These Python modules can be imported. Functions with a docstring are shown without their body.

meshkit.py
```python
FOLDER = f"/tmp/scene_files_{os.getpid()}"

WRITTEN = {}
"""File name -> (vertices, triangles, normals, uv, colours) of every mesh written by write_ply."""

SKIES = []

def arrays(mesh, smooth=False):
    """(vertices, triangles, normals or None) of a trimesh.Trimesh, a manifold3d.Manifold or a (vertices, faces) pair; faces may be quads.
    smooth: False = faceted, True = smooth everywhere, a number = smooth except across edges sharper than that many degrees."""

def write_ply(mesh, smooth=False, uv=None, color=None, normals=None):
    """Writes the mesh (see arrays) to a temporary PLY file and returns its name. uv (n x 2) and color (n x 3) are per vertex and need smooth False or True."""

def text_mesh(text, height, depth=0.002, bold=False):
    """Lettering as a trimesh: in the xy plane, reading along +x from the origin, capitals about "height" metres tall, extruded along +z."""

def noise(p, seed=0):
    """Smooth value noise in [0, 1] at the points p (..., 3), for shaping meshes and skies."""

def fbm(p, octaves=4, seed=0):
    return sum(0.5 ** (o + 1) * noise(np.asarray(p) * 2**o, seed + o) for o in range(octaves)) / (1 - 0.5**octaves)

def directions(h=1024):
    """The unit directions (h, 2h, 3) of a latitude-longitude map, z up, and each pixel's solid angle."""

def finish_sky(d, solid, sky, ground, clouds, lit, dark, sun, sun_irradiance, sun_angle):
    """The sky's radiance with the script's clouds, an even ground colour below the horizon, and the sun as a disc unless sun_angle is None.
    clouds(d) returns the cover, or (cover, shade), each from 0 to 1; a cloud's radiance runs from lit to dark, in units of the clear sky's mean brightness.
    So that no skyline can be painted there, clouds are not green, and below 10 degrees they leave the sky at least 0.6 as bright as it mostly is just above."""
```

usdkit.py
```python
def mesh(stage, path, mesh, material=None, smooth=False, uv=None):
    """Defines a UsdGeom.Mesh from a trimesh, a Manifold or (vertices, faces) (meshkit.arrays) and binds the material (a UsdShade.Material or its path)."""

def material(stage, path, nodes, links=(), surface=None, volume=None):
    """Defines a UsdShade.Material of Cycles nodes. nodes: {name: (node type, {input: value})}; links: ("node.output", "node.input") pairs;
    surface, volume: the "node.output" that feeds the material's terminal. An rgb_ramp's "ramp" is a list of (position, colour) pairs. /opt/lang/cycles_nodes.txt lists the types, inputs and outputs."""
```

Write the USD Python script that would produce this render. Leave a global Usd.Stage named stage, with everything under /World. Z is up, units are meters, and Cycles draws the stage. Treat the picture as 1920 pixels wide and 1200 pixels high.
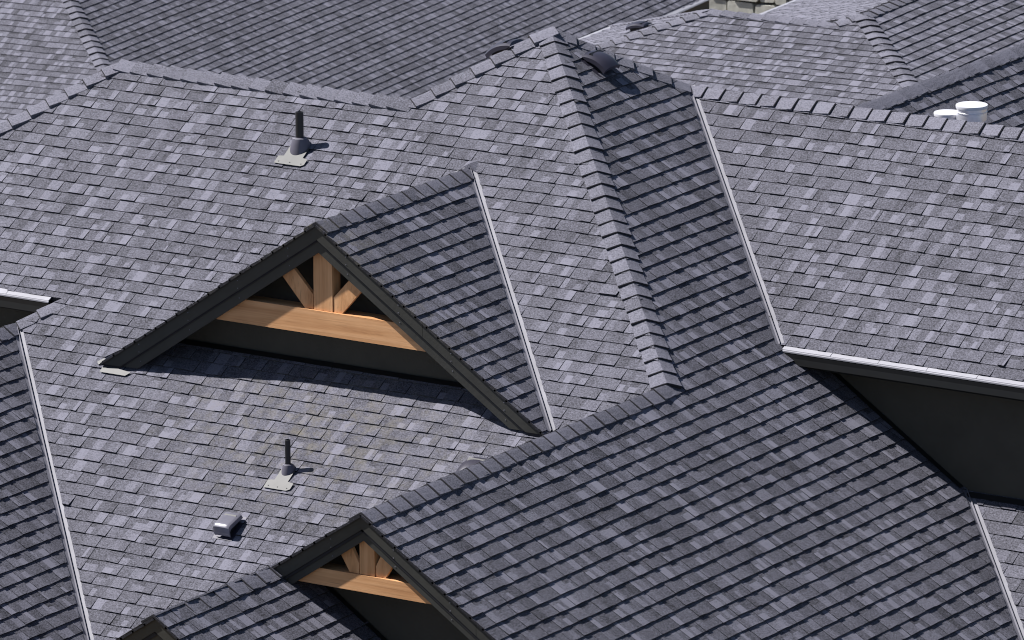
import math, random
import numpy as np
import trimesh
import shapely
from shapely.geometry import Polygon, LineString, Point, box as sbox
from shapely.ops import unary_union
from pxr import Usd, UsdGeom, UsdLux, UsdShade, Gf, Sdf, Vt
import usdkit, meshkit

# ---------------------------------------------------------------- camera, sky, sun, exposure
stage = Usd.Stage.CreateInMemory()
UsdGeom.SetStageUpAxis(stage, 'Z'); UsdGeom.SetStageMetersPerUnit(stage, 1.0)
UsdGeom.Xform.Define(stage, '/World'); UsdGeom.Scope.Define(stage, '/World/Looks')
CAM = np.array([41.1127, -64.0601, 16.4382])
YAW, PITCH, ROLL, FPX = -0.5761, 0.2516, -0.0094, 14014.0      # FPX: focal length in pixels of a 1920 wide picture
fw = np.array([math.sin(YAW) * math.cos(PITCH), math.cos(YAW) * math.cos(PITCH), -math.sin(PITCH)])
rt = np.array([math.cos(YAW), -math.sin(YAW), 0.0]); up = np.cross(rt, fw)
rt, up = math.cos(ROLL) * rt + math.sin(ROLL) * up, -math.sin(ROLL) * rt + math.cos(ROLL) * up
cam = UsdGeom.Camera.Define(stage, '/World/camera')
cam.AddTransformOp().Set(Gf.Matrix4d(*rt, 0, *up, 0, *(-fw), 0, *CAM, 1))
cam.CreateHorizontalApertureAttr(36.0); cam.CreateVerticalApertureAttr(22.5); cam.CreateFocalLengthAttr(36.0 * FPX / 1920)
cam.CreateClippingRangeAttr(Gf.Vec2f(1.0, 3000.0)); cam.CreateFStopAttr(9.0); cam.CreateFocusDistanceAttr(77.0)
cam.CreateExposureAttr(0.87)
SUN = np.array([-0.62, -0.175, 0.765]); SUN /= np.linalg.norm(SUN)
sky_mat = usdkit.material(stage, '/World/Looks/sky', {
    's': ('sky_texture', {'sky_type': 'single_scattering', 'sun_disc': False, 'air_density': 0.8, 'aerosol_density': 0.5, 'sun_elevation': float(math.asin(SUN[2])), 'sun_rotation': float(math.atan2(SUN[0], SUN[1]))}),
    'b': ('background_shader', {'strength': 0.05})}, [('s.color', 'b.color')], surface='b.background')
dome = UsdLux.DomeLight.Define(stage, '/World/sky')
UsdShade.MaterialBindingAPI.Apply(dome.GetPrim()).Bind(sky_mat); dome.GetPrim().SetCustomDataByKey('kind', 'structure')
sun = UsdLux.DistantLight.Define(stage, '/World/sun')
sun.CreateIntensityAttr(1.25); sun.CreateAngleAttr(0.53); sun.CreateNormalizeAttr(True); sun.CreateColorAttr(Gf.Vec3f(1.0, 0.975, 0.95))
zs = SUN; xs = np.cross([0, 0, 1.0], zs); xs /= np.linalg.norm(xs); ys = np.cross(zs, xs)
sun.AddTransformOp().Set(Gf.Matrix4d(*xs, 0, *ys, 0, *zs, 0, 0, 0, 50, 1))

# ---------------------------------------------------------------- materials
def mat(name, nodes, links, surface='p.BSDF'):
    return usdkit.material(stage, '/World/Looks/' + name, nodes, links, surface=surface)

def shingle_material(name, tint=(0.985, 0.968, 1.20), spec=0.25, gain=1.0):
    g = gain
    ramp = [(0.0, tuple(0.018 * g * c for c in tint)), (0.25, tuple(0.052 * g * c for c in tint)), (0.5, tuple(0.086 * g * c for c in tint)), (1.0, tuple(0.165 * g * c for c in tint))]
    return mat(name, {
        'at': ('attribute', {'attribute': 'tone'}),
        'geo': ('geometry', {}),
        'n1': ('noise_texture', {'scale': 62.0, 'detail': 3.0, 'roughness': 0.8}),
        'n2': ('noise_texture', {'scale': 4.0, 'detail': 4.0, 'roughness': 0.65}),
        'n4': ('noise_texture', {'scale': 0.55, 'detail': 3.0, 'roughness': 0.6}),
        'g1': ('map_range', {'from_min': 0.25, 'from_max': 0.75, 'to_min': -0.64, 'to_max': 0.64, 'clamp': False}),
        'g2': ('map_range', {'from_min': 0.25, 'from_max': 0.75, 'to_min': -0.09, 'to_max': 0.09, 'clamp': False}),
        'g4': ('map_range', {'from_min': 0.3, 'from_max': 0.7, 'to_min': -0.05, 'to_max': 0.05, 'clamp': False}),
        'a1': ('math', {'math_type': 'add'}), 'a2': ('math', {'math_type': 'add'}), 'a3': ('math', {'math_type': 'add', 'use_clamp': True}),
        'r': ('rgb_ramp', {'ramp': ramp}),
        # tan grit washed down below the dormer
        'mp': ('mapping', {'mapping_type': 'point', 'location': (-0.35 * 0.42, 4.85 * 0.85, 0.0), 'scale': (0.42, 0.85, 0.0)}),
        'gr': ('gradient_texture', {'gradient_type': 'spherical'}),
        'n3': ('noise_texture', {'scale': 7.0, 'detail': 5.0, 'roughness': 0.7}),
        'm3': ('map_range', {'from_min': 0.46, 'from_max': 0.66, 'to_min': 0.0, 'to_max': 0.6}),
        'mm': ('math', {'math_type': 'multiply'}),
        'n5': ('noise_texture', {'scale': 1.7, 'detail': 3.0}),
        'm5': ('map_range', {'from_min': 0.66, 'from_max': 0.80, 'to_min': 0.0, 'to_max': 0.0}),
        'mx': ('math', {'math_type': 'maximum'}),
        'mix': ('mix_color', {'b': (0.15 * g, 0.135 * g, 0.105 * g)}),
        'bp': ('bump', {'strength': 0.5, 'distance': 0.004}),
        'p': ('principled_bsdf', {'roughness': 0.88, 'specular_ior_level': spec})},
        [('geo.position', 'n1.vector'), ('geo.position', 'n2.vector'), ('geo.position', 'n4.vector'), ('geo.position', 'n3.vector'), ('geo.position', 'n5.vector'),
         ('geo.position', 'mp.vector'), ('mp.vector', 'gr.vector'),
         ('n1.fac', 'g1.value'), ('n2.fac', 'g2.value'), ('n4.fac', 'g4.value'), ('at.fac', 'a1.value1'), ('g1.result', 'a1.value2'),
         ('a1.value', 'a2.value1'), ('g2.result', 'a2.value2'), ('a2.value', 'a3.value1'), ('g4.result', 'a3.value2'), ('a3.value', 'r.fac'),
         ('n3.fac', 'm3.value'), ('m3.result', 'mm.value1'), ('gr.fac', 'mm.value2'), ('n5.fac', 'm5.value'), ('mm.value', 'mx.value1'), ('m5.result', 'mx.value2'),
         ('mx.value', 'mix.fac'), ('r.color', 'mix.a'),
         ('mix.result', 'p.base_color'), ('n1.fac', 'bp.height'), ('bp.normal', 'p.normal')])

def plain(name, color, rough=0.6, metallic=0.0, spec=0.4, var=0.12, scale=6.0, bump=0.0, bscale=40.0):
    lo = tuple(c * (1 - var) for c in color); hi = tuple(c * (1 + var) for c in color)
    nodes = {'geo': ('geometry', {}), 'n': ('noise_texture', {'scale': scale, 'detail': 5.0, 'roughness': 0.65}),
             'r': ('rgb_ramp', {'ramp': [(0.3, lo), (0.7, hi)]}),
             'p': ('principled_bsdf', {'roughness': rough, 'metallic': metallic, 'specular_ior_level': spec})}
    links = [('geo.position', 'n.vector'), ('n.fac', 'r.fac'), ('r.color', 'p.base_color')]
    if bump:
        nodes['nb'] = ('noise_texture', {'scale': bscale, 'detail': 3.0}); nodes['b'] = ('bump', {'strength': bump, 'distance': 0.01})
        links += [('geo.position', 'nb.vector'), ('nb.fac', 'b.height'), ('b.normal', 'p.normal')]
    return mat(name, nodes, links)

def wood(name, stretch, seed):
    return mat(name, {
        'geo': ('geometry', {}),
        'mp': ('mapping', {'mapping_type': 'point', 'location': (seed, seed * 0.7, seed * 1.3), 'scale': stretch}),
        'n': ('noise_texture', {'scale': 3.0, 'detail': 6.0, 'roughness': 0.7, 'distortion': 0.6}),
        'n2': ('noise_texture', {'scale': 16.0, 'detail': 4.0, 'roughness': 0.6}),
        'n3': ('noise_texture', {'scale': 1.6, 'detail': 3.0}),
        'r': ('rgb_ramp', {'ramp': [(0.22, (0.36, 0.155, 0.062)), (0.45, (0.60, 0.315, 0.145)), (0.58, (0.69, 0.385, 0.19)), (0.75, (0.74, 0.43, 0.23))]}),
        'r2': ('rgb_ramp', {'ramp': [(0.30, (0.45, 0.42, 0.40)), (0.42, (1, 1, 1))]}),
        'r3': ('rgb_ramp', {'ramp': [(0.3, (0.85, 0.8, 0.76)), (0.65, (1.05, 1.03, 1.0))]}),
        'm': ('mix_color', {'blend_type': 'multiply', 'fac': 0.5}), 'm2': ('mix_color', {'blend_type': 'multiply', 'fac': 0.8}),
        'b': ('bump', {'strength': 0.5, 'distance': 0.004}),
        'p': ('principled_bsdf', {'roughness': 0.62, 'specular_ior_level': 0.3})},
        [('geo.position', 'mp.vector'), ('mp.vector', 'n.vector'), ('mp.vector', 'n2.vector'), ('geo.position', 'n3.vector'), ('n.fac', 'r.fac'), ('n2.fac', 'r2.fac'), ('n3.fac', 'r3.fac'),
         ('r.color', 'm.a'), ('r2.color', 'm.b'), ('m.result', 'm2.a'), ('r3.color', 'm2.b'), ('m2.result', 'p.base_color'), ('n.fac', 'b.height'), ('b.normal', 'p.normal')])

M = {}
M['shingle'] = shingle_material('granule_shingle')
M['cap'] = M['shingle']
M['felt'] = plain('roof_felt', (0.025, 0.024, 0.028), 0.9, var=0.2)
M['paint'] = plain('dark_olive_paint', (0.036, 0.0355, 0.031), 0.5, spec=0.45, var=0.18, scale=3.0, bump=0.15, bscale=25.0)
M['wall'] = plain('dark_wall_stucco', (0.072, 0.067, 0.055), 0.85, spec=0.25, var=0.15, scale=1.5, bump=0.3, bscale=55.0)
M['soffit'] = plain('dark_soffit', (0.016, 0.016, 0.015), 0.8, spec=0.2)
M['zinc'] = plain('valley_metal', (0.150, 0.147, 0.172), 0.6, 0.0, var=0.22, scale=2.2, bump=0.25, bscale=7.0)
M['guard'] = plain('white_metal', (0.52, 0.515, 0.55), 0.4, 0.0, spec=0.5, var=0.07, scale=2.0)
M['gutter'] = plain('dark_gutter', (0.008, 0.008, 0.008), 0.45, spec=0.4)
M['flash'] = plain('bare_flashing', (0.076, 0.075, 0.075), 0.5, 0.2, var=0.1, scale=8.0)
M['pipe'] = plain('black_plastic', (0.012, 0.012, 0.014), 0.45, spec=0.4)
M['rubber'] = plain('grey_rubber', (0.085, 0.08, 0.105), 0.6, spec=0.35)
M['collar'] = plain('collar_ring', (0.35, 0.34, 0.38), 0.5)
M['hood'] = plain('vent_metal', (0.032, 0.030, 0.046), 0.42, 0.2, spec=0.45, var=0.12, scale=5.0)
M['guard_white'] = plain('guard_metal', (0.31, 0.305, 0.335), 0.4, 0.0, spec=0.5, var=0.10, scale=2.0)
M['vent_grey'] = plain('vent_grey_metal', (0.15, 0.145, 0.175), 0.33, 0.2, spec=0.6, var=0.15, scale=6.0)
M['chrome'] = plain('flue_metal', (0.80, 0.80, 0.84), 0.33, 0.75, var=0.05, scale=3.0)
M['wood_x'] = wood('cedar_along_beam', (0.16, 5.0, 5.0), 3.1)
M['wood_z'] = wood('cedar_along_post', (5.0, 5.0, 0.18), 7.7)
M['wood_d'] = wood('cedar_brace', (3.0, 3.0, 0.6), 1.9)
M['soil'] = plain('bare_soil', (0.11, 0.08, 0.05), 0.95, spec=0.1, var=0.5, scale=0.8, bump=0.5, bscale=3.0)
M['stone'] = plain('pale_stone', (0.50, 0.49, 0.44), 0.9, spec=0.2, var=0.22, scale=3.0, bump=0.6, bscale=8.0)
M['mortar'] = plain('stone_joint', (0.16, 0.15, 0.12), 0.95, var=0.3)

# ---------------------------------------------------------------- helpers
USED = {}
def numbered(parent, name):
    k = (parent, name); n = USED.get(k, 0); USED[k] = n + 1
    return f'{parent}/{name}' if n == 0 else f'{parent}/{name}_{n:03d}'
def pathof(p):
    return str(p.GetPath()) if hasattr(p, 'GetPath') else p
def obj(name, mesh, m, parent='/World', smooth=False, tone=None):
    path = numbered(pathof(parent), name)
    g = usdkit.mesh(stage, path, mesh, m, smooth=smooth)
    if tone is not None:
        UsdGeom.PrimvarsAPI(g).CreatePrimvar('tone', Sdf.ValueTypeNames.FloatArray, 'vertex').Set(Vt.FloatArray.FromNumpy(np.asarray(tone, np.float32)))
    return g.GetPrim()
def group(name, parent):
    return UsdGeom.Xform.Define(stage, numbered(pathof(parent), name)).GetPrim()
def tag(o, label=None, cat=None, grp=None, kind=None):
    for k, v in (('label', label), ('category', cat), ('group', grp), ('kind', kind)):
        if v: o.SetCustomDataByKey(k, v)
    return o
def thing(name, label, cat, loc=(0, 0, 0), grp=None):
    x = UsdGeom.Xform.Define(stage, numbered('/World', name)); x.AddTranslateOp().Set(Gf.Vec3d(*map(float, loc)))
    return tag(x.GetPrim(), label, cat, grp)
def boxm(x0, x1, y0, y1, z0, z1):
    m = trimesh.creation.box([x1 - x0, y1 - y0, z1 - z0]); m.apply_translation([(x0 + x1) / 2, (y0 + y1) / 2, (z0 + z1) / 2]); return m
def prism_xz(pts, y0, y1):
    m = trimesh.creation.extrude_polygon(Polygon(pts), y1 - y0, engine='earcut')      # xy -> xz
    v = m.vertices.copy(); m.vertices = np.column_stack([v[:, 0], y1 - v[:, 2], v[:, 1]]); m.fix_normals(); return m
def prism_dir(pts, a, b, length, origin):
    """2-D points (a, z) extruded along b; a, b unit horizontals."""
    m = trimesh.creation.extrude_polygon(Polygon(pts), length, engine='earcut'); v = m.vertices
    m.vertices = np.asarray(origin) + v[:, :1] * a + v[:, 1:2] * np.array([0, 0, 1.0]) + v[:, 2:3] * b; m.fix_normals(); return m
def cat(ms):
    return trimesh.util.concatenate([m for m in ms])
def lathe(profile, n=28):
    return trimesh.creation.revolve(np.array(profile), sections=n)
class Frame:
    """A house's own axes: local (x, y, z) -> world."""
    def __init__(s, o=(0, 0, 0), ang=0.0):
        s.o = np.array(o, float); c, n = math.cos(ang), math.sin(ang); s.R = np.array([[c, -n, 0], [n, c, 0], [0, 0, 1.0]])
    def w(s, p):
        return np.asarray(p, float) @ s.R.T + s.o
    def mesh(s, m):
        m = m.copy(); m.vertices = s.w(m.vertices); return m
ID = Frame()
def project(P):
    v = np.asarray(P) - CAM; z = v @ fw
    return np.stack([960 + FPX * (v @ rt) / z, 600 - FPX * (v @ up) / z], -1)

OCC = []       # (plane point, normal, u, v, polygon in u, v): what can hide a shingle
class Slope:
    """A pitched plane: p0 a point on it (local), g the unit downhill direction in plan, t the pitch."""
    def __init__(s, fr, p0, g, t):
        s.fr, s.t = fr, t; s.p0 = np.array(p0, float); g = np.array([*g, 0.0]); s.g = g / np.linalg.norm(g)
        s.u = np.array([-s.g[1], s.g[0], 0.0]); L = math.sqrt(1 + t * t); s.L = L
        s.v = (-s.g + np.array([0, 0, t])) / L; s.n = np.cross(s.u, s.v)
        if s.n[2] < 0: s.u = -s.u; s.n = -s.n
    def z(s, x, y):
        d = np.array([x - s.p0[0], y - s.p0[1]]); return s.p0[2] - s.t * (d @ s.g[:2])
    def uv(s, xy):
        d = np.asarray(xy, float) - s.p0[:2]
        return np.column_stack([d @ s.u[:2], (d @ -s.g[:2]) * s.L])
    def P(s, u, v, h=0.0):
        u, v, h = np.broadcast_arrays(np.asarray(u, float), np.asarray(v, float), np.asarray(h, float))
        return s.fr.w(s.p0 + u[..., None] * s.u + v[..., None] * s.v + h[..., None] * s.n)
    def poly(s, xy):
        return Polygon(s.uv(xy))

def piece(rect, poly, hb, ht, v0, v1, zones, rng):
    """One shingle as (vertices in u, v, h; faces; tone). rect/poly: outline; zones: [(u0, u1, v0, v1, tone)] tiling the rectangle, or one tone."""
    V, F, T = [], [], []
    top = lambda v: hb + (ht - hb) * (v - v0) / (v1 - v0)
    def quad(p, tone):
        i = len(V); V.extend(p); T.extend([tone] * len(p)); F.extend([[i, i + k, i + k + 1] for k in range(1, len(p) - 1)])
    if poly is None:
        u0, u1 = rect; j0, j1 = rng.uniform(-.0035, .0035, 2)
        for a, b, c, d, tone in zones:
            ys = lambda u, v: v + ((j0 + (j1 - j0) * (u - u0) / (u1 - u0)) if v == v0 else 0)
            quad([(a, ys(a, c), top(c)), (b, ys(b, c), top(c)), (b, d, top(d)), (a, d, top(d))], tone)
        tone = zones[0][4]
        vb0, vb1 = v0 + j0, v0 + j1
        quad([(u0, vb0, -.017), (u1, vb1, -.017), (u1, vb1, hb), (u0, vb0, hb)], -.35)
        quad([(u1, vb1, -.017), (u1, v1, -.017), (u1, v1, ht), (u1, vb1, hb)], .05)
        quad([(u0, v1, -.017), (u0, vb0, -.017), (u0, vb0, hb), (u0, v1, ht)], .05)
    else:
        tone = zones[0][4]
        r = shapely.geometry.polygon.orient(poly.simplify(.002), 1.0); c = list(r.exterior.coords)[:-1]
        if len(c) < 3: return None
        vt, ft = trimesh.creation.triangulate_polygon(Polygon(c), engine='earcut')
        i = len(V); V.extend([(a, b, top(b)) for a, b in vt]); T.extend([tone] * len(vt)); F.extend((np.asarray(ft) + i).tolist())
        for k in range(len(c)):
            a, b = c[k], c[(k + 1) % len(c)]
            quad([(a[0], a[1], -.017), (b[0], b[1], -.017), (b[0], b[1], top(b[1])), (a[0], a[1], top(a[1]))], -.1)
    return np.array(V, float), np.array(F, int), np.array(T, float)

def lay(slope, deck_xy, parent, e=0.157, seed=0, hs=1.0, low=.0078, ct=1.1, cut=(), holes=(), singles=300, thick=0.13, bias=0.0, wid=(.11, .25), name='roof_slope', yclip=None):
    """A roof slope: deck (Mesh) > shingle (Mesh each, those that show largest) + shingle_field (the rest)."""
    s = slope; dp = s.poly(deck_xy)
    if not dp.is_valid: print('INVALID', seed); dp = max(getattr(dp.buffer(0), 'geoms', [dp.buffer(0)]), key=lambda q: q.area)
    dk = dp if yclip is None else dp.intersection(s.poly([(-60, yclip), (60, yclip), (60, 60), (-60, 60)]))
    slab = trimesh.creation.extrude_polygon(dk, thick, engine='earcut'); sv = slab.vertices
    slab = trimesh.Trimesh(s.P(sv[:, 0], sv[:, 1], sv[:, 2] - thick - .020), slab.faces); slab.fix_normals()
    deck = obj(name, slab, M['felt'], parent)
    OCC.append((s.P(0, 0), s.fr.R @ s.n, s.fr.R @ s.u, s.fr.R @ s.v, dp))
    area = dp
    for c in cut:                                   # (plan line, half width in plan): open valleys
        ln = LineString(s.uv(c[0])); area = area.difference(ln.buffer(c[1], cap_style='flat'))
    for h in holes: area = area.difference(s.poly(h))
    rng = np.random.default_rng(seed)
    u0, v0, u1, v1 = area.bounds
    shapely.prepare(area)
    pieces = []
    k0 = math.floor(v0 / e) - 1
    for k in range(k0, math.ceil(v1 / e) + 1):
        vb, vt_ = k * e, k * e + e + .022
        u = u0 - rng.uniform(0, .6); tab = rng.random() < .5
        course = rng.normal(0, .012)
        while u < u1:
            w = rng.uniform(*wid) if tab else rng.uniform(wid[0] * .7, wid[1] * .85)
            a, b = u, u + w; u = b; tab = not tab
            r = sbox(a, vb, b, vt_)
            base = .49 + bias + course + ct * (rng.normal(0, .075) + (.04 if tab else -.04))
            base = max(base, .38 + .08 * rng.random())
            hb = (.0130 if tab else low) * hs * rng.uniform(.88, 1.12) * (1.5 if rng.random() < .004 else 1); ht = .0012
            if tab: a, b = a + .003, b - .005
            if area.contains(r):
                q = rng.random(); light = base + ct * rng.uniform(.15, .46); dark = base - ct * rng.uniform(.06, .16)
                m = a + w * rng.uniform(.35, .65); mv = vb + e * rng.uniform(.5, .72); vm = vb + e * 1.0
                if q < .34: z = [(a, b, vb, vt_, base)]
                elif q < .60:
                    x, y = (base, light) if rng.random() < .5 else (light, base); z = [(a, m, vb, vt_, x), (m, b, vb, vt_, y)]
                elif q < .75:
                    x, y = (base, dark) if rng.random() < .5 else (dark, base); z = [(a, m, vb, vt_, x), (m, b, vb, vt_, y)]
                elif q < .90: z = [(a, m, vb, mv, light), (a, m, mv, vt_, dark), (m, b, vb, vt_, base)]
                elif q < .95: z = [(a, m, vb, vt_, base), (m, b, vb, mv, light), (m, b, mv, vt_, base - .06)]
                else: z = [(a, b, vb, mv, base), (a, b, mv, vt_, dark)]
                p = piece((a, b), None, hb, ht, vb, vt_, z, rng)
                ar = w * e
            else:
                if not area.intersects(r): continue
                x = area.intersection(r); p = None; ar = 0
                for gq in getattr(x, 'geoms', [x]):
                    if gq.geom_type == 'Polygon' and gq.area > 2e-4:
                        p = piece(None, gq, hb, ht, vb, vt_, [(a, b, vb, vt_, base)], rng)
                        if p is not None: pieces.append((p, ((a + b) / 2, vb + e / 2), gq.area * .55))
                continue
            pieces.append((p, ((a + b) / 2, vb + e / 2), ar))
    s.pieces, s.deck = pieces, deck
    SLOPES.append((s, singles))
    return deck
SLOPES = []
def finish_slopes():
    """Which shingles show largest: in the frame, not hidden by another slope, by their area in the picture."""
    for si, (s, n) in enumerate(SLOPES):
        pcs = s.pieces; c = np.array([p[1] for p in pcs]); W = s.P(c[:, 0], c[:, 1], .01)
        nrm = s.fr.R @ s.n; view = W - CAM; dist = np.linalg.norm(view, axis=1)
        facing = -(view @ nrm) / dist
        score = np.array([p[2] for p in pcs]) * facing / dist ** 2
        px = project(W); score[(px[:, 0] < 5) | (px[:, 0] > 1915) | (px[:, 1] < 5) | (px[:, 1] > 1195) | (facing <= 0)] = -1
        for oi, (P0, N, U, V, poly) in enumerate(OCC):
            if oi == si: continue
            den = view @ N; tt = ((P0 - CAM) @ N) / np.where(abs(den) < 1e-9, 1e-9, den)
            hit = CAM + view * tt[:, None] - P0
            inside = shapely.contains_xy(poly, hit @ U, hit @ V)
            score[inside & (tt > 0) & (tt < .9995)] = -1
        allq = np.vstack([p[0][0] for p in pcs]); off0 = np.cumsum([len(p[0][0]) for p in pcs])[:-1]
        nz = lambda a, b, sd: meshkit.fbm(np.stack([allq[:, 0] * a, allq[:, 1] * b, np.full(len(allq), si * 3.7)], -1), 2, sd) - .5
        wh = np.split(.020 * nz(.9, .9, 5), off0); wv = np.split(.010 * nz(1.6, .8, 9), off0)
        order = np.argsort(-score); pick = set(order[:n][score[order[:n]] > 0].tolist())
        rest = []
        for i, (p, _, _) in enumerate(pcs):
            q = p[0]; v = s.P(q[:, 0], q[:, 1] + wv[i][:len(q)], q[:, 2] + wh[i][:len(q)])
            if i in pick: obj('shingle', (v, p[1]), M['shingle'], s.deck, tone=p[2])
            else: rest.append((v, p[1], p[2]))
        if rest:
            off = np.cumsum([0] + [len(r[0]) for r in rest])
            f = obj('shingle_field', (np.vstack([r[0] for r in rest]), np.vstack([r[1] + o for r, o in zip(rest, off)])), M['shingle'], s.deck, tone=np.concatenate([r[2] for r in rest]))
            f.SetCustomDataByKey('kind', 'stuff')

def caps(fr, a, b, sa, sb, parent, seed=0, e=0.225, width=.15, lift=.031, name='ridge', bias=.24, tail=.010):
    """Cap shingles folded over the line a-b (local), laid from a to b: butts face a. sa, sb: the slopes on the two sides."""
    rng = np.random.default_rng(seed); a, b = np.array(a, float), np.array(b, float); d = b - a; L = np.linalg.norm(d); d /= L
    g = group(name, parent); side = []
    for s in (sa, sb):
        w = np.cross(s.n, d); w = w if w[2] < 0 else -w
        if abs(w[2]) < 1e-6: w = w if w @ s.g > 0 else -w
        side.append((w, s.n))
    (wa, na), (wb, nb) = side; bis = na + nb; bis /= np.linalg.norm(bis); ch = 1 / max(.3, bis @ na)
    n = max(1, round(L / e)); ee = L / n
    for k in range(n):
        tone = .5 + bias + rng.normal(0, .085); V, F, T = [], [], []
        wd = width * rng.uniform(.95, 1.05); yaw = rng.normal(0, .010); hl = lift * rng.uniform(.85, 1.15)
        secs = []
        for fr_ in (0.0, .035, .5, 1.0):
            x = k * ee + fr_ * ee * 1.22; h = (hl + (tail - hl) * fr_) * (.80 if fr_ == 0 else 1); bow = .006 * math.sin(math.pi * min(1, fr_ * 1.22))
            c = a + d * x; row = []
            for w, nn, sg in ((wa, na, 1), (wb, nb, -1)):
                pts = [(wd, h * 1.16 - bow), (wd * .6, h * 1.08 - bow * .3), (wd * .16, h * .97)]
                P = [c + w * tt + nn * hh + d * (yaw * sg * tt) for tt, hh in pts]
                row += P if sg == 1 else []
                if sg == -1: rowb = P[::-1]
            crest = c + bis * (h * ch * .84)
            top = row + [crest] + rowb
            low = [p - (na if i < 3 else nb if i > 3 else bis) * (h - .001) for i, p in enumerate(top)]
            secs.append((top, low))
        nP = 7
        def add(quads, tn):
            for q in quads:
                i = len(V); V.extend(q); T.extend([tn] * 4); F.extend([[i, i + 1, i + 2], [i, i + 2, i + 3]])
        for sk, ((t0, l0), (t1, l1)) in enumerate(zip(secs[:-1], secs[1:])):
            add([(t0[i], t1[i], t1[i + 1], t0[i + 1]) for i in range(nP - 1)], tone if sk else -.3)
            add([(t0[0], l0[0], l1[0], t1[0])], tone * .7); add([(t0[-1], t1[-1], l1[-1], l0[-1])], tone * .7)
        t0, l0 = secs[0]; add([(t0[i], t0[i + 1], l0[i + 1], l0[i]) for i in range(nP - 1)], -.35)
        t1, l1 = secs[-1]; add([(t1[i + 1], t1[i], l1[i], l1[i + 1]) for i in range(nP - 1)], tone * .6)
        V = np.array(V); nv = np.cross(V[np.array(F)[:, 1]] - V[np.array(F)[:, 0]], V[np.array(F)[:, 2]] - V[np.array(F)[:, 0]])
        obj('cap_shingle', (fr.w(V), np.array(F)), M['cap'], g, tone=T)
    return g

def valley(fr, a, b, sa, sb, parent, wa=.060, wb=.050, seg=2.4, name='valley_flashing'):
    """Open metal valley from a to b (local): a strip on each slope and a raised rib between, in lengths."""
    a, b = np.array(a, float), np.array(b, float); d = b - a; L = np.linalg.norm(d); d /= L; ms = []
    n = max(1, round(L / seg))
    def w_of(s):
        w = np.cross(s.n, d); return w if w[2] > 0 else -w
    w1, w2 = w_of(sa), w_of(sb); bis = sa.n + sb.n; bis /= np.linalg.norm(bis)
    for k in range(n):
        p, q = a + d * (L * k / n), a + d * (L * (k + 1) / n + (.04 if k < n - 1 else 0)); lift = .0015 * (n - k)
        prof = lambda c: [c + w1 * wa + sa.n * (.004 + lift), c + w1 * .012 + sa.n * (.003 + lift), c + bis * (.030 + lift), c + w2 * .012 + sb.n * (.003 + lift), c + w2 * wb + sb.n * (.004 + lift)]
        A, B = prof(p), prof(q); V = np.array(A + B); F = []
        for i in range(4): F += [[i, i + 1, 6 + i], [i, 6 + i, 5 + i]]
        m = trimesh.Trimesh(V, F); 
        if m.face_normals[0] @ sa.n < 0: m.invert()
        ms.append(m)
    return obj(name, (fr.w(cat(ms).vertices), cat(ms).faces), M['zinc'], parent)

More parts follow.
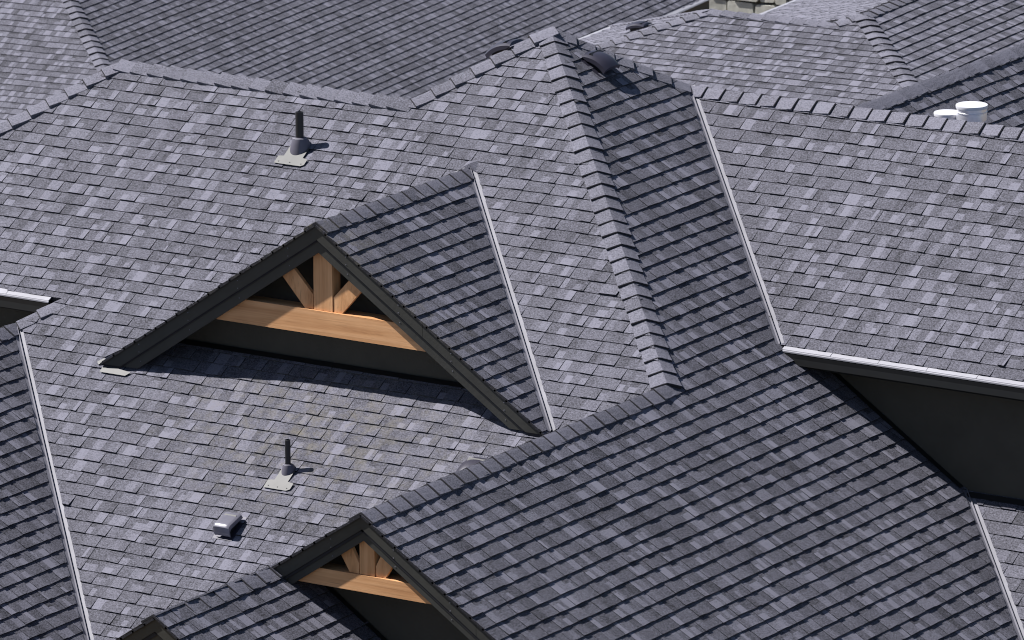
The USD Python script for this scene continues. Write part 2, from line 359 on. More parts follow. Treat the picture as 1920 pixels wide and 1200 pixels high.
def gutter(fr, x0, x1, y, z, t, parent, seed=0, panel=.56, axis='x', sgn=-1):
    """Eave trim along local x at (y, z) facing -y (axis 'x'), or along y facing +x (axis 'y'): sloping white guard panels over a dark gutter."""
    rng = np.random.default_rng(seed); g = group('gutter', parent)
    a = np.array([1.0, 0, 0]) if axis == 'x' else np.array([0, 1.0, 0]); o = np.array([0, -1.0, 0]) if axis == 'x' else np.array([1.0, 0, 0])
    base = (np.array([0, y, z]) if axis == 'x' else np.array([y, 0, z]))
    c = x0
    while c < x1 - .02:
        e = min(c + panel * rng.uniform(.97, 1.03), x1); dz = rng.normal(0, .001)
        pr = [(-.02, .016 + dz), (.052, .016 - .052 * t + dz), (.052, .008 - .052 * t + dz), (-.02, .006 + dz)]
        m = prism_dir(pr, o, a, e - c - .006, base + a * c); obj('guard_panel', fr.mesh(m), M['guard_white'], g); c = e
    zl = -.052 * t
    lip = prism_dir([(.053, zl + .010), (.066, zl + .006), (.066, zl - .008), (.053, zl - .006)], o, a, x1 - x0, base + a * x0); obj('gutter_lip', fr.mesh(lip), M['guard_white'], g)
    tr = prism_dir([(.0, zl - .012), (.064, zl - .010), (.062, zl - .06), (.07, zl - .125), (0, zl - .13)], o, a, x1 - x0, base + a * x0); obj('gutter_trough', fr.mesh(tr), M['gutter'], g)
    return g

def truss(cx, y, z, parent, beam, post, braces, run, off=.10):
    """King post truss of planed cedar in a gable; all relative to the ridge end (cx, y, z)."""
    g = group('gable_truss', parent); T = lambda pts: [(cx + a, z + b) for a, b in pts]
    zt, zb, xt, xb = beam
    def bev(m): return m
    obj('beam', prism_xz(T([(-xb, zb), (xb, zb), (xt + .05, zt - .03), (xt, zt), (-xt, zt), (-xt - .05, zt - .03)]), y + off, y + off + .19), M['wood_x'], g)
    obj('king_post', prism_xz(T([(-post, zt + .003), (post, zt + .003), (post, -.30), (0, -.24), (-post, -.30)]), y + off + .018, y + off + .165), M['wood_z'], g)
    for sg in (-1, 1):
        obj('brace', prism_xz(T([(sg * a, b) for a, b in braces]), y + off + .024, y + off + .065), M['wood_d'], g)
    return g

def rakes(cx, y, z, run_l, run_r, parent, t=2 / 3, cut_l=None, cut_r=None, o1=.170, o2=.155, top=.008):
    """Stepped fascia boards up both rakes of a gable facing -y, with a thin drip edge on top."""
    for sg, run, cut in ((-1, run_l, cut_l), (1, run_r, cut_r)):
        def band(z0, z1, y0, y1, nm, m, ra=None, rb=None):
            ra, rb = ra or 0, rb or run
            pts = [(ra, -z0 - t * ra), (rb, -z0 - t * rb), (rb, -z1 - t * rb), (ra, -z1 - t * ra)]
            P = Polygon(pts)
            if cut is not None: P = P.intersection(sbox(-1, cut, run + 1, 1))
            P = list(P.exterior.coords)[:-1]
            return obj(nm, prism_xz([(cx + sg * a, z + b) for a, b in P], y0, y1), m, parent)
        band(top, top + o1, y, y + .035, 'fascia_board', M['paint'], *((None, 1.25) if sg > 0 and run > 2 else ()))
        if sg > 0 and run > 2:
            band(top, top + o1, y, y + .035, 'fascia_board', M['paint'], 1.254, None)
        for q in np.arange(.35, run - .2, .62):
            for dz, yy in ((.05, y), (.13, y), (o1 + .08, y + .026)):
                c = trimesh.creation.cylinder(.006, .006, sections=8); c.apply_transform(trimesh.transformations.rotation_matrix(math.pi / 2, [1, 0, 0]))
                if -top - t * q - dz < (cut if cut is not None else -99) + .03: continue
                c.apply_translation([cx + sg * q, yy - .001, z - top - t * q - dz]); obj('nail_head', c, M['zinc'], parent)
        band(top + .01, top + o1 + o2, y + .026, y + .062, 'frieze_board', M['paint'])
        band(-.001, top - .001, y - .020, y + .011, 'drip_edge', M['gutter'])

# ---------------------------------------------------------------- ground
def build_ground():
    n = 90; xs_ = np.concatenate([np.linspace(-1200, -90, 8)[:-1], np.linspace(-90, 90, n), np.linspace(90, 1200, 8)[1:]]); X, Y = np.meshgrid(xs_, xs_)
    sm = np.clip((Y - .5 * X - 8) / 50, 0, 1); sm = sm * sm * (3 - 2 * sm)
    Z = -8.2 - 11.0 * sm + .5 * (meshkit.fbm(np.stack([X * .05, Y * .05, X * 0], -1), 4, 3) - .5)
    k = len(xs_); idx = np.arange(k * k).reshape(k, k)
    F = np.stack([idx[:-1, :-1], idx[:-1, 1:], idx[1:, 1:], idx[1:, :-1]], -1).reshape(-1, 4)
    tag(obj('ground', (np.stack([X, Y, Z], -1).reshape(-1, 3), F), M['soil'], smooth=True), kind='structure')
build_ground()
def gz(x, y):
    s = min(1, max(0, (y - .5 * x - 8) / 50)); return -8.2 - 11 * s * s * (3 - 2 * s)

# ---------------------------------------------------------------- the main house
T = 2 / 3
house = thing('house', 'large grey shingled house with cedar trussed gables and dark walls, filling the foreground', 'house')
P1 = Slope(ID, (0, 0, 0), (0, -1), T)                   # main front slope
P2 = Slope(ID, (0, 0, 0), (1, 0), T)                    # right slope of the peak and of the lower gable
PL = Slope(ID, (0, 0, 0), (-1, 0), T)                   # left slope of the peak
PB = Slope(ID, (0, 0, 0), (0, 1), T)                    # back slope
H = (3.726, -3.726, -2.484); G = (3.726, -9.09, -2.484)
R2 = (-1.044, -1.044, -.696); R1 = (-4.765, -1.044, -.696)
Q = (1.058, 1.058, -.705); V = (3.79, -1.674, -2.527); W = (5.76, -1.33, -3.84)
PR = Slope(ID, Q, (0, -1), T)                           # right wing, front slope
PW = Slope(ID, W, (0, -1), T)                           # low roof below the right wall
D0 = (.11, -1.705, -1.137); D1 = (.11, -4.50, -1.137)
DR = Slope(ID, D1, (1, 0), T); DL = Slope(ID, D1, (-1, 0), T)
Lp = (-3.907, -4.155, -2.77)
LR = Slope(ID, Lp, (1, 0), T); LL = Slope(ID, Lp, (-1, 0), T)
B0 = (2.69, -4.74, -3.16); B1 = (2.67, -10.93, -3.16)
BR_ = Slope(ID, B0, (1, 0), T); BL_ = Slope(ID, B0, (-1, 0), T)
P3 = Slope(ID, G, (-1, 0), T)
E_ = (-3.56, -3.81); EY = -3.81

vD = [(.11, -1.705), (2.80, -4.395)]; vDl = [(.11, -1.705), (-2.58, -4.395)]
vP5 = [(Q[0], Q[1]), (V[0], V[1])]; vP6 = [(W[0], W[1]), (W[0] + 4, W[1] - 4)]
vL = [(Lp[0], Lp[1]), (Lp[0] + 4.2, Lp[1] - 4.2)]

# front slope
lay(P1, [(0, 0), (H[0], H[1]), (2.69, -4.74), (-.31, -7.74), (-.45, -7.62), (Lp[0], Lp[1]), (E_[0], E_[1]), (-3.78, EY), (-7.53, EY), (R1[0], R1[1]), (R2[0], R2[1])], house, e=.150, seed=11, hs=1.5,
    cut=[(vD, .054), (vL, .054), (vDl, .05)], holes=[[(.11, -1.95), (2.25, -4.05), (-2.03, -4.05)]], bias=.02)
# right slope of the peak running down over the lower gable
lay(P2, [(0, 0), (H[0], H[1]), (G[0], G[1] - .022), (9.4, G[1] - .022), (9.4, W[1] - (9.4 - W[0])), (W[0], W[1]), (3.446, -1.33), (Q[0], Q[1])], house, e=.165, seed=22, yclip=G[1] + .012, hs=1.45, low=.0090, ct=1.3,
    cut=[(vP5, .054), (vP6, .054)], bias=0)
# right wing
lay(PR, [(Q[0], Q[1]), (8.6, Q[1]), (8.6, -1.674), (V[0], V[1])], house, e=.165, seed=33, hs=1.5, cut=[(vP5, .054)], bias=0)
lay(PW, [(W[0], W[1]), (9.0, W[1]), (9.0, -4.57)], house, e=.165, seed=44, hs=1.5, cut=[(vP6, .054)])
# dormer
lay(DR, [(.11, -1.705), (.11, -4.522), (2.80, -4.522), (2.80, -4.395)], house, e=.160, seed=55, yclip=D1[1] + .012, hs=1.45, low=.0090, ct=1.3, cut=[(vD, .054)])
lay(DL, [(.11, -1.705), (-2.58, -4.395), (-2.58, -4.522), (.11, -4.522)], house, e=.160, seed=56, yclip=D1[1] + .012, cut=[(vDl, .05)], singles=0)
# left gable
lay(LR, [(Lp[0], Lp[1]), (Lp[0], -10.4), (2.3, -10.4)], house, e=.160, seed=66, hs=1.45, low=.0090, ct=1.3, cut=[(vL, .054)])
lay(LL, [(E_[0], E_[1]), (Lp[0], Lp[1]), (Lp[0], -10.4), (-6.6, -10.4), (-6.6, -3.45), (-3.9, -3.45)], house, e=.160, seed=67, singles=0)
# bottom gable
lay(BR_, [(B0[0], -4.78), (B1[0], B1[1] - .022), (6.2, B1[1] - .022), (6.2, -8.66), (3.2, -8.66), (2.72, -8.66)], house, e=.160, seed=77, yclip=B1[1] + .012, hs=1.45, low=.0090, ct=1.3)
lay(BL_, [(B0[0], B0[1]), (-.31, -7.74), (-.31, B1[1] - .022), (B1[0], B1[1] - .022)], house, e=.160, seed=78, yclip=B1[1] + .012, singles=0)
# slopes turned away from the view
lay(P3, [(H[0], H[1]), (G[0], G[1] - .022), (2.70, G[1] - .022), (2.70, -4.752)], house, e=.160, seed=79, yclip=G[1] + .012, singles=0)
lay(PL, [(0, 0), (R2[0], R2[1]), (-1.044, 1.044)], house, e=.160, seed=81, singles=60)
PRB = Slope(ID, R1, (0, 1), T)
lay(PRB, [(R1[0], R1[1]), (R2[0], R2[1]), (-1.044, -1.0), (-1.6, 1.9), (-7.6, 1.9)], house, e=.160, seed=82, singles=0)
PRL = Slope(ID, R1, (-1, 0), T)
lay(PRL, [(R1[0], R1[1]), (-7.6, 1.8), (-7.53, EY)], house, e=.160, seed=83, singles=0)
# far wing running back
FZ = 82
FR0 = (1.53, 2.09, -1.393)
FR = Slope(ID, FR0, (1, 0), T); FL = Slope(ID, FR0, (-1, 0), T)
lay(PB, [(0, 0), (Q[0], Q[1]), (8.6, Q[1]), (8.6, 4.2), (4.6, 4.2), (FR0[0], FR0[1]), (-1.6, 2.6), (-1.044, 1.044)], house, e=.160, seed=84, singles=80)
lay(FR, [(FR0[0], FR0[1]), (FR0[0], 12.5), (7.6, 12.5), (7.6, 8.16)], house, e=.160, seed=85, hs=1.45, low=.0090, ct=1.3)
lay(FL, [(FR0[0], FR0[1]), (FR0[0], 12.5), (-3, 12.5), (-3, 6.6)], house, e=.160, seed=86, singles=0)

# ridges and hips (butts face the first point)
caps(ID, H, (0.03, -.03, -.02), P1, P2, house, 1, e=.20)
caps(ID, (G[0], G[1] - .018, G[2]), (H[0], H[1] - .03, H[2]), P3, P2, house, 2, lift=.026)
caps(ID, R1, R2, P1, PRB, house, 3, lift=.044)
caps(ID, R2, (0, 0, 0), P1, PL, house, 4, lift=.040)
caps(ID, (-7.5, -3.78, -2.52), R1, P1, PRL, house, 5, lift=.040)
caps(ID, Q, (0.05, .05, -.035), P2, PB, house, 6)
caps(ID, (8.6, Q[1], Q[2]), Q, PR, PB, house, 7)
caps(ID, (D1[0], D1[1] - .018, D1[2]), (D0[0], D0[1] + .05, D0[2]), DL, DR, house, 8, lift=.026)
caps(ID, (Lp[0], -10.4, Lp[2]), Lp, LL, LR, house, 9, lift=.026)
caps(ID, Lp, (-3.60, -3.848, -2.565), P1, LL, house, 10)
caps(ID, (B1[0], B1[1] - .018, B1[2]), (2.69, -8.9, -3.16), BL_, BR_, house, 12, lift=.026)
caps(ID, (FR0[0], 12.5, FR0[2]), FR0, FL, FR, house, 13, lift=.026, bias=.34)

# valleys
z1 = lambda p, s: (p[0], p[1], s.z(*p))
valley(ID, z1(vD[1], P1), z1(vD[0], P1), P1, DR, house)
valley(ID, z1(vDl[1], P1), z1(vDl[0], P1), P1, DL, house)
valley(ID, z1(vP5[1], PR), z1(vP5[0], PR), PR, P2, house)
valley(ID, z1(vP6[1], PW), z1(vP6[0], PW), PW, P2, house)
valley(ID, z1(vL[1], P1), z1((Lp[0] + .05, Lp[1] - .05), P1), P1, LR, house)

# eaves
gutter(ID, V[0] + .06, 8.6, V[1], PR.z(0, V[1]), T, house, 1)
gutter(ID, -7.6, -3.70, EY, P1.z(0, EY), T, house, 2)

# gable fronts
rakes(D1[0], D1[1], D1[2], 2.69, 2.69, house, cut_l=-1.80, cut_r=-1.80, o1=.155, o2=.135)
truss(D1[0], D1[1], D1[2], house, (-.915, -1.165, .97, 1.36), .112, [(.395, -.475), (.54, -.565), (.225, -.913), (.125, -.913), (.125, -.76)], 2.6, off=.08)
obj('gable_wall', prism_xz([(D1[0] - 2.3, D1[2] - 1.95), (D1[0] + 2.3, D1[2] - 1.95), (D1[0] + 2.3, D1[2] - 1.66), (D1[0], D1[2] - .14), (D1[0] - 2.3, D1[2] - 1.66)], D1[1] + .47, D1[1] + .62), M['wall'], house)
rakes(G[0], G[1], G[2], 1.03, 5.6, house, o1=.140, o2=.115)
truss(G[0] + .0, G[1], G[2], house, (-.612, -.775, .56, .81), .082, [(.19, -.33), (.315, -.42), (.20, -.609), (.095, -.609), (.095, -.51)], 1.5, off=.06)
obj('gable_wall', prism_xz([(G[0] - .95, G[2] - 2.6), (G[0] + 5.3, G[2] - 5.6), (G[0] + 5.3, G[2] - 3.7), (G[0], G[2] - .15), (G[0] - .95, G[2] - .79)], G[1] + .45, G[1] + .60), M['wall'], house)
rakes(B1[0], B1[1], B1[2], 2.95, 3.5, house, o1=.140, o2=.115)
obj('gable_wall', prism_xz([(B1[0] - 2.8, -8.3), (B1[0] + 3.3, -8.3), (B1[0] + 3.3, B1[2] - 2.36), (B1[0], B1[2] - .16), (B1[0] - 2.8, B1[2] - 2.03)], B1[1] + .45, B1[1] + .60), M['wall'], house)
obj('gable_wall', prism_xz([(Lp[0] - 2.5, -8.3), (2.0, -8.3), (2.0, Lp[2] - 4.1), (Lp[0], Lp[2] - .16), (Lp[0] - 2.5, Lp[2] - 1.8)], -10.05, -9.9), M['wall'], house)
# walls under the eaves
zE = PR.z(0, V[1])
obj('wall', prism_xz([(3.35, zE - .15), (8.5, zE - .15), (8.5, -4.3), (6.0, -4.3), (3.35, -2.75)], -1.33, -1.18), M['wall'], house)
obj('wall', prism_xz([(-7.4, -8.3), (-3.2, -8.3), (-3.2, EY * T - .15), (-7.4, EY * T - .15)], -3.45, -3.30), M['wall'], house)
obj('soffit_board', boxm(3.9, 8.5, V[1] + .01, -1.335, zE - .20, zE - .17), M['soffit'], house)
obj('fascia_board', boxm(V[0] + .1, 8.55, V[1] - .001, V[1] + .025, zE - .19, zE - .02), M['soffit'], house)
obj('fascia_board', boxm(-7.55, -3.72, EY - .001, EY + .025, EY * T - .19, EY * T - .02), M['soffit'], house)
# walls that close the house below the slopes turned away
obj('wall', boxm(8.2, 8.35, -1.17, 4.0, -8.3, -3.0), M['wall'], house)
obj('wall', boxm(-7.3, -7.15, -3.29, 1.6, -8.3, -2.75), M['wall'], house)
obj('wall', boxm(-7.14, 1.2, 1.6, 1.75, -8.3, -3.2), M['wall'], house)
obj('wall', boxm(-2.6, 7.2, 12.1, 12.25, -12.5, -5.3), M['wall'], house)
obj('wall', boxm(7.05, 7.2, 4.0, 12.09, -12.5, -5.2), M['wall'], house)
obj('wall', boxm(-2.6, -2.45, 1.76, 12.09, -12.5, -4.3), M['wall'], house)
obj('wall', boxm(8.8, 8.95, -8.6, -4.6, -8.3, -6.2), M['wall'], house)
# base flashing along the walls
def strip_on(s, a, b, w, h, mt, nm='base_flashing', parent=house):
    """A thin bent strip of flashing on slope s from plan point a to b, w wide uphill/downhill."""
    A = s.uv([a, b]); d = A[1] - A[0]; d /= np.linalg.norm(d); n = np.array([-d[1], d[0]]) * w
    pts = np.array([A[0], A[1], A[1] + n, A[0] + n]); lo = s.P(pts[:, 0], pts[:, 1], h); hi = s.P(pts[:, 0], pts[:, 1], h + .004)
    m = trimesh.convex.convex_hull(np.vstack([lo, hi])); return obj(nm, m, mt, parent)
strip_on(P2, (3.5, -1.345), (5.72, -1.345), -.07, .018, M['gutter'])
strip_on(P1, (-1.98, -4.045), (2.2, -4.045), -.06, .016, M['gutter'])
strip_on(BR_, (3.0, -8.66), (6.1, -8.66), -.06, .016, M['gutter'])
strip_on(PW, (W[0] + .03, -1.345), (8.9, -1.345), -.07, .016, M['gutter'])
# corner flashing at the dormer's left foot
obj('corner_flashing', trimesh.convex.convex_hull(np.vstack([P1.P(*P1.uv([p])[0], h) for p in ((-2.56, -4.545), (-2.24, -4.545), (-2.20, -4.50), (-2.56, -4.46)) for h in (.026, .030)])), M['flash'], house)
obj('corner_flashing', trimesh.convex.convex_hull(np.vstack([P1.P(*P1.uv([p])[0], h) for p in ((-2.66, -4.44), (-2.60, -4.39), (-2.57, -4.45), (-2.63, -4.47)) for h in (.028, .032)])), M['flash'], house)
# lifted saddle cap where the dormer ridge runs into the slope
obj('saddle_cap', trimesh.convex.convex_hull(np.vstack([np.array(D0) + q for q in ([-.16, .02, -.03], [.20, -.06, -.08], [0, -.02, .055], [.05, .13, .075], [-.10, .15, .070], [.0, .0, .03])])), M['shingle'], house, tone=np.full(8, .68)[:len(trimesh.convex.convex_hull(np.vstack([np.array(D0) + q for q in ([-.16, .02, -.03], [.20, -.06, -.08], [0, -.02, .055], [.05, .13, .075], [-.10, .15, .070], [.0, .0, .03])])).vertices)])

# ---------------------------------------------------------------- vents on the roof
def on(s, x, y):
    return np.array([x, y, s.z(x, y)])
def plumbing_vent(x, y, rad, height, label, wide):
    t = thing('plumbing_vent', label, 'vent pipe', on(P1, x, y), 'plumbing vents on the front slope')
    o = on(P1, x, y)
    # vertical pipe, open at the top
    obj('pipe', lathe([(rad * .8, .05), (rad * .8, height), (rad * .86, height + .006), (rad, height + .004), (rad, -.03)]), M['pipe'], t, smooth=40)
    # sloping rubber boot: cone from an ellipse on the roof to a ring round the pipe
    n = 28; a = np.linspace(0, 2 * np.pi, n, endpoint=False); V_, F_ = [], []
    rings = [(rad * 2.5, 0, .012), (rad * 2.3, .25, .03), (rad * 2.0, .7, 0), (rad * 1.75, 1.0, 0), (rad * 1.45, 1.06, 0), (rad * 1.12, 1.08, 0)]
    top = .115 * rad / .043 * .95 + .02
    for r_, fz, lift in rings:
        for q in a:
            px, py = r_ * math.cos(q), r_ * math.sin(q)
            V_.append((px, py, (T * py) * (1 - min(1, fz)) + lift + top * fz))
    for k in range(len(rings) - 1):
        for i in range(n):
            F_.append([k * n + i, k * n + (i + 1) % n, (k + 1) * n + (i + 1) % n, (k + 1) * n + i])
    obj('rubber_boot', (np.array(V_), np.array(F_)), M['rubber'], t, smooth=True)
    obj('collar', lathe([(rad * 1.30, top * 1.06), (rad * 1.72, top * 1.01), (rad * 1.76, top * .985), (rad * 1.72, top * .96)]), M['collar'], t, smooth=40)
    # metal base plate on the shingles: a neck and a wider apron
    w = wide / 2; nk = rad * 2.55
    out = Polygon([(-w, -.235), (w - .03, -.235), (w, -.215), (w, -.145), (nk, -.135), (nk, .02), (-nk, .02), (-nk, -.135), (-w, -.145)])
    m = trimesh.creation.extrude_polygon(out.buffer(.008, join_style='round', quad_segs=2), .004, engine='earcut'); vv = m.vertices
    m.vertices = np.asarray(P1.P(vv[:, 0], vv[:, 1], vv[:, 2] + .0245)); obj('base_plate', m, M['flash'], t)
    for sx in (-w + .035, 0, w - .035):
        c = trimesh.creation.cylinder(.007, .005, sections=10); vv = c.vertices
        c.vertices = np.asarray(P1.P(vv[:, 0] + sx, vv[:, 1] - .212, vv[:, 2] + .030)); obj('screw', c, M['pipe'], t)
    return t
plumbing_vent(-1.965, -1.764, .043, .40, 'wider black plumbing vent pipe on a light metal plate, above the trussed dormer', .35)
plumbing_vent(.248, -5.263, .028, .34, 'thin black plumbing vent pipe on a light metal plate, below the trussed dormer', .29)

def local_frame_mesh(verts, s):
    """Points (u along the course, v uphill, h off the slope) -> offsets from the thing's own origin."""
    v = np.asarray(verts, float); return v[:, :1] * s.u + v[:, 1:2] * s.v + v[:, 2:3] * s.n
def hood_vent(s, x, y, label, w, l, h, sc=1.0, grp=None, curved=True, name='roof_vent', mt_=None):
    t = thing(name, label, 'roof vent', s.fr.w(on(s, x, y)), grp)
    R = s.fr.R
    def put(nm, m, mt, smooth=False):
        obj(nm, (local_frame_mesh(m.vertices, s) @ R.T, m.faces), mt, t, smooth=smooth)
    put('flange', boxm(-w * .62, w * .62, -l * .62, l * .62, .010, .016), M['hood'])
    put('throat', boxm(-w * .36, w * .36, -l * .36, l * .36, .016, h * .72), M['pipe'])
    # hood: low at the uphill end, high at the downhill mouth, domed across
    nu, nv = 13, 13; V_, F_ = [], []
    for i in range(nv):
        fv = i / (nv - 1)
        for j in range(nu):
            fu = j / (nu - 1) * 2 - 1
            if curved:
                prof = math.sin(min(1, fv * 1.25 + .12) * math.pi / 2) ** .8; drop = .30 * max(0, fv - .72) ** 1.5 * 4
                hh = h * (.30 + .70 * prof - drop * .5) - h * .26 * abs(fu) ** 3
            else:
                hh = h * (.62 + .38 * min(1, fv * 1.3)) - h * .08 * abs(fu) ** 6 - (h * .45 * ((fv - .86) / .14) ** 2 if fv > .86 else 0)
            V_.append((fu * w / 2, l * (.5 - fv), hh))
    n0 = len(V_)
    sk = .30 * h
    for (vx, vy, vz) in list(V_): V_.append((vx * .97, vy, vz - .012))
    idx = np.arange(nu * nv).reshape(nv, nu)
    for i in range(nv - 1):
        for j in range(nu - 1):
            a, b, c, d = idx[i, j], idx[i, j + 1], idx[i + 1, j + 1], idx[i + 1, j]
            F_ += [[a, d, c], [a, c, b], [n0 + a, n0 + c, n0 + d], [n0 + a, n0 + b, n0 + c]]
    # skirt round the rim
    rim = list(idx[0, :]) + list(idx[1:, -1]) + list(idx[-1, -2::-1]) + list(idx[-2:0:-1, 0])
    base = len(V_)
    for r_ in rim: vx, vy, vz = V_[r_]; V_.append((vx * 1.01, vy * 1.01, max(.03, vz - sk)))
    m = len(rim)
    for i in range(m):
        a, b = rim[i], rim[(i + 1) % m]; F_ += [[a, base + i, base + (i + 1) % m], [a, base + (i + 1) % m, b]]
    mm = trimesh.Trimesh(np.array(V_), np.array(F_), process=False)
    put('hood', mm, mt_ or M['hood'], smooth=35)
    return t
VG = 'slant backed vents near the ridges'
hood_vent(P2, .53, .10, 'dark slant backed roof vent just right of the tallest peak, casting a long shadow', .29, .31, .145, grp=VG)
hood_vent(PL, -.42, -.15, 'dark roof vent peeking over the hip left of the tallest peak', .30, .33, .15, grp=VG)
hood_vent(P1, 2.29, -4.96, 'dark roof vent peeking over the lower gable ridge', .31, .33, .155, grp=VG)
hood_vent(P1, .0, -5.93, 'small dark square hooded exhaust vent low on the front slope', .19, .26, .150, curved=False, name='exhaust_vent', mt_=M['vent_grey'])

def flue(x, y, top, r, label, s=PB):
    b = on(s, x, y); hgt = top - b[2]
    t = thing('flue_cap', label, 'flue cap', b)
    obj('pipe', lathe([(r * .72, -.05), (r * .72, hgt - .16)]), M['chrome'], t, smooth=30)
    obj('band', lathe([(r * .70, hgt - .165), (r * .96, hgt - .16), (r * .98, hgt - .12), (r * .96, hgt - .085), (r * .99, hgt - .08), (r * .99, hgt - .072), (r * .95, hgt - .068), (r * .95, hgt - .03)], 40), M['chrome'], t, smooth=30)
    obj('cap_lid', lathe([(0, hgt + .004), (r * .55, hgt + .002), (r * .9, hgt - .004), (r * 1.0, hgt - .002), (r * 1.02, hgt - .012), (r * 1.0, hgt - .034), (r * .93, hgt - .036)], 40), M['guard'], t, smooth=30)
flue(3.97, 1.9, -.720, .165, 'taller round silvery flue cap behind the right wing ridge')
flue(3.68, 1.9, -.835, .140, 'lower round white flue cap beside the taller one, half behind the ridge')

# ---------------------------------------------------------------- neighbour house, back left
FB = Frame((-35.294, 40.179, -11.78), .113); tb = .5
nb = thing('hip_roof_house', 'grey hip roofed neighbour house with a white gutter, behind the main ridge on the left', 'house')
N1 = Slope(FB, (0, 0, 0), (0, -1), tb); N2 = Slope(FB, (0, 0, 0), (1, 0), tb)
AX = 1.85
lay(N1, [(-AX, AX), (3.95, -3.95), (-7.0, -3.95), (-7.0, -3.3)], nb, e=.158, seed=101, hs=1.3, ct=1.5, low=.0108, bias=.06, thick=.12)
lay(N2, [(-AX, AX), (3.95, -3.95), (3.95, 21), (-AX, 21)], nb, e=.150, seed=102, hs=1.3, ct=1.25, low=.0108, bias=.06, thick=.12)
N3 = Slope(FB, (-AX, AX, AX * tb), (-1, 0), tb)
lay(N3, [(-AX, AX), (-7, -3.3), (-7, 21), (-AX, 21)], nb, e=.16, seed=103, singles=0)
caps(FB, (3.9, -3.9, -1.95), (-AX, AX, AX * tb), N1, N2, nb, 21, e=.2, lift=.036)
caps(FB, (-6.9, -3.2, N1.z(0, -3.2)), (-AX, AX, AX * tb), N1, N3, nb, 22, e=.2)
caps(FB, (-AX, 21, AX * tb), (-AX, AX, AX * tb), N3, N2, nb, 23, e=.5)
gutter(FB, -3.9, 21, 3.95, -1.975, tb, nb, 5, panel=.9, axis='y')
obj('wall', FB.mesh(boxm(3.35, 3.5, -3.4, 20.8, -8.5, -2.05)), M['wall'], nb)
obj('wall', FB.mesh(boxm(-6.6, 3.34, -3.5, -3.35, -8.5, -2.05)), M['wall'], nb)
obj('wall', FB.mesh(boxm(-6.7, -6.61, -3.34, 20.8, -8.5, -1.75)), M['wall'], nb)
obj('wall', FB.mesh(boxm(-6.6, 3.34, 20.65, 20.8, -8.5, -1.9)), M['wall'], nb)

# ---------------------------------------------------------------- neighbour house, back right
FRt = Frame((-13.171, 29.037, -6.647), .057); tr = .355
rb = thing('low_hip_house', 'low grey hip roofed neighbour house seen over the right wing ridge', 'house')
r2 = (-.29, -.29); r1 = (-2.376, -.29)
S1 = Slope(FRt, (0, 0, 0), (0, -1), tr); S2 = Slope(FRt, (0, 0, 0), (1, 0), tr); S4 = Slope(FRt, (0, 0, 0), (-1, 0), tr)
S3 = Slope(FRt, (*r1, S1.z(*r1)), (-1, 0), tr); S5 = Slope(FRt, (*r1, S1.z(*r1)), (0, 1), tr)
XE = -5.9
lay(S1, [(0, 0), (5.2, -5.2), (XE, -5.2), (XE, r1[1] + (XE - r1[0])), r1, r2], rb, e=.160, seed=111, hs=1.4, ct=1.5, low=.0100, bias=.04, thick=.12)
lay(S2, [(0, 0), (5.2, -5.2), (5.2, 12), (0, 12)], rb, e=.160, seed=112, hs=1.5, ct=1.5, low=.0108, bias=.06, thick=.12)
lay(S3, [r1, (XE, r1[1] + (XE - r1[0])), (XE, r1[1] - (XE - r1[0]))], rb, e=.160, seed=113, bias=.25, thick=.12)
lay(S5, [r1, (XE, r1[1] - (XE - r1[0])), (XE + .2, 3.234), (-1.0, 3.234), (-.29, .7), r2], rb, e=.160, seed=114, singles=0, thick=.12)
lay(S4, [(0, 0), (0, 12), (-5.85, 12), (-5.85, 7.4), (-3.4, 3.2), (-.6, .45), r2], rb, e=.160, seed=115, bias=.25, singles=150, thick=.12)
caps(FRt, (5.0, -5.0, -5.0 * tr), (0, 0, 0), S1, S2, rb, 31, e=.2, lift=.036)
caps(FRt, (*r1, S1.z(*r1)), (*r2, S1.z(*r2)), S1, S5, rb, 32)
caps(FRt, (*r2, S1.z(*r2)), (0, 0, 0), S1, S4, rb, 33)
caps(FRt, (XE, r1[1] + (XE - r1[0]), S1.z(0, r1[1] + (XE - r1[0]))), (*r1, S1.z(*r1)), S1, S3, rb, 34)
caps(FRt, (XE, r1[1] - (XE - r1[0]), S1.z(0, r1[1] + (XE - r1[0]))), (*r1, S1.z(*r1)), S5, S3, rb, 35)
caps(FRt, (0, 0, 0), (0, 12, 0), S4, S2, rb, 36, lift=.03)
def drip(fr, x, y0, y1, z, parent):
    obj('drip_edge', fr.mesh(boxm(x - .03, x + .03, y0, y1, z - .05, z + .014)), M['guard_white'], parent)
drip(FRt, XE, r1[1] + (XE - r1[0]), r1[1] - (XE - r1[0]), S3.z(XE, 0), rb)
drip(FRt, -5.85, 7.4, 12, S4.z(-5.85, 0), rb)
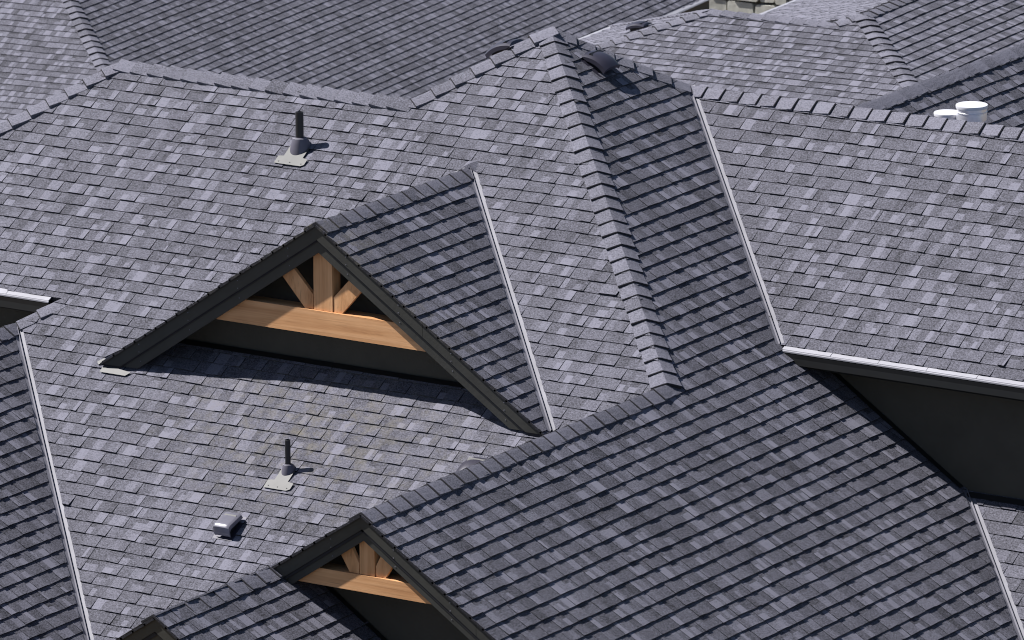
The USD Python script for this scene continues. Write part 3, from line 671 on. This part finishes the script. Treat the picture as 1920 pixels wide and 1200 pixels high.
obj('wall', FRt.mesh(boxm(XE + .45, 4.8, -4.8, -4.65, -8, -1.95)), M['wall'], rb)
obj('wall', FRt.mesh(boxm(XE + .45, XE + .60, -4.64, 3.0, -8, -1.55)), M['wall'], rb)
obj('wall', FRt.mesh(boxm(4.65, 4.8, -4.64, 11.8, -8, -1.85)), M['wall'], rb)
obj('wall', FRt.mesh(boxm(-5.4, -5.25, 7.6, 11.8, -9, -2.1)), M['wall'], rb)
hood_vent(S3, -3.7, -.05, 'dark roof vent on the far low roof, beside the pale stone wall', .28, .30, .13, grp=VG)

# ---------------------------------------------------------------- dry stone wall far behind
def stone_wall():
    rng = np.random.default_rng(5)
    t = thing('stone_wall', 'pale rough stone retaining wall at the top edge, behind the far low roof', 'stone wall', (0, 0, 0))
    dep = 128.0
    def ray(u, v, d): return CAM0 + (fw + rt * (u - 960) / FPX - up * (v - 600) / FPX) * d
    CAM0 = CAM
    c = ray(1420, 12, dep); a = np.array([math.cos(.05), math.sin(.05), 0]); n = np.array([a[1], -a[0], 0])
    z0 = c[2] - .35; L = .72; LR_ = 3.2
    obj('wall_core', prism_dir([(-.25, -6.0), (.25, -6.0), (.25, 1.45), (-.25, 1.45)], -n, a, L + LR_ - .1, np.array([c[0], c[1], z0]) - a * L + n * -.3), M['mortar'], t)
    z = -1.8; row = 0
    while z < 1.3:
        h = rng.uniform(.26, .40); x = -L + rng.uniform(-.2, 0)
        while x < LR_ - .3:
            w = rng.uniform(.24, .62); k = Polygon([(x + .012, z + .012), (x + w - .012, z + rng.uniform(.005, .03)), (x + w - rng.uniform(.005, .03), z + h - .015), (x + rng.uniform(.005, .04), z + h - rng.uniform(.008, .03))])
            m = trimesh.creation.extrude_polygon(k.buffer(-.03).buffer(.025, quad_segs=1), rng.uniform(.18, .26), engine='earcut'); v = m.vertices
            m.vertices = np.array([c[0], c[1], z0]) + v[:, :1] * a + v[:, 1:2] * np.array([0, 0, 1.0]) + (v[:, 2:3] - .1) * n
            m.fix_normals(); obj('stone', m, M['stone'], t); x += w
        z += h; row += 1
stone_wall()

finish_slopes()
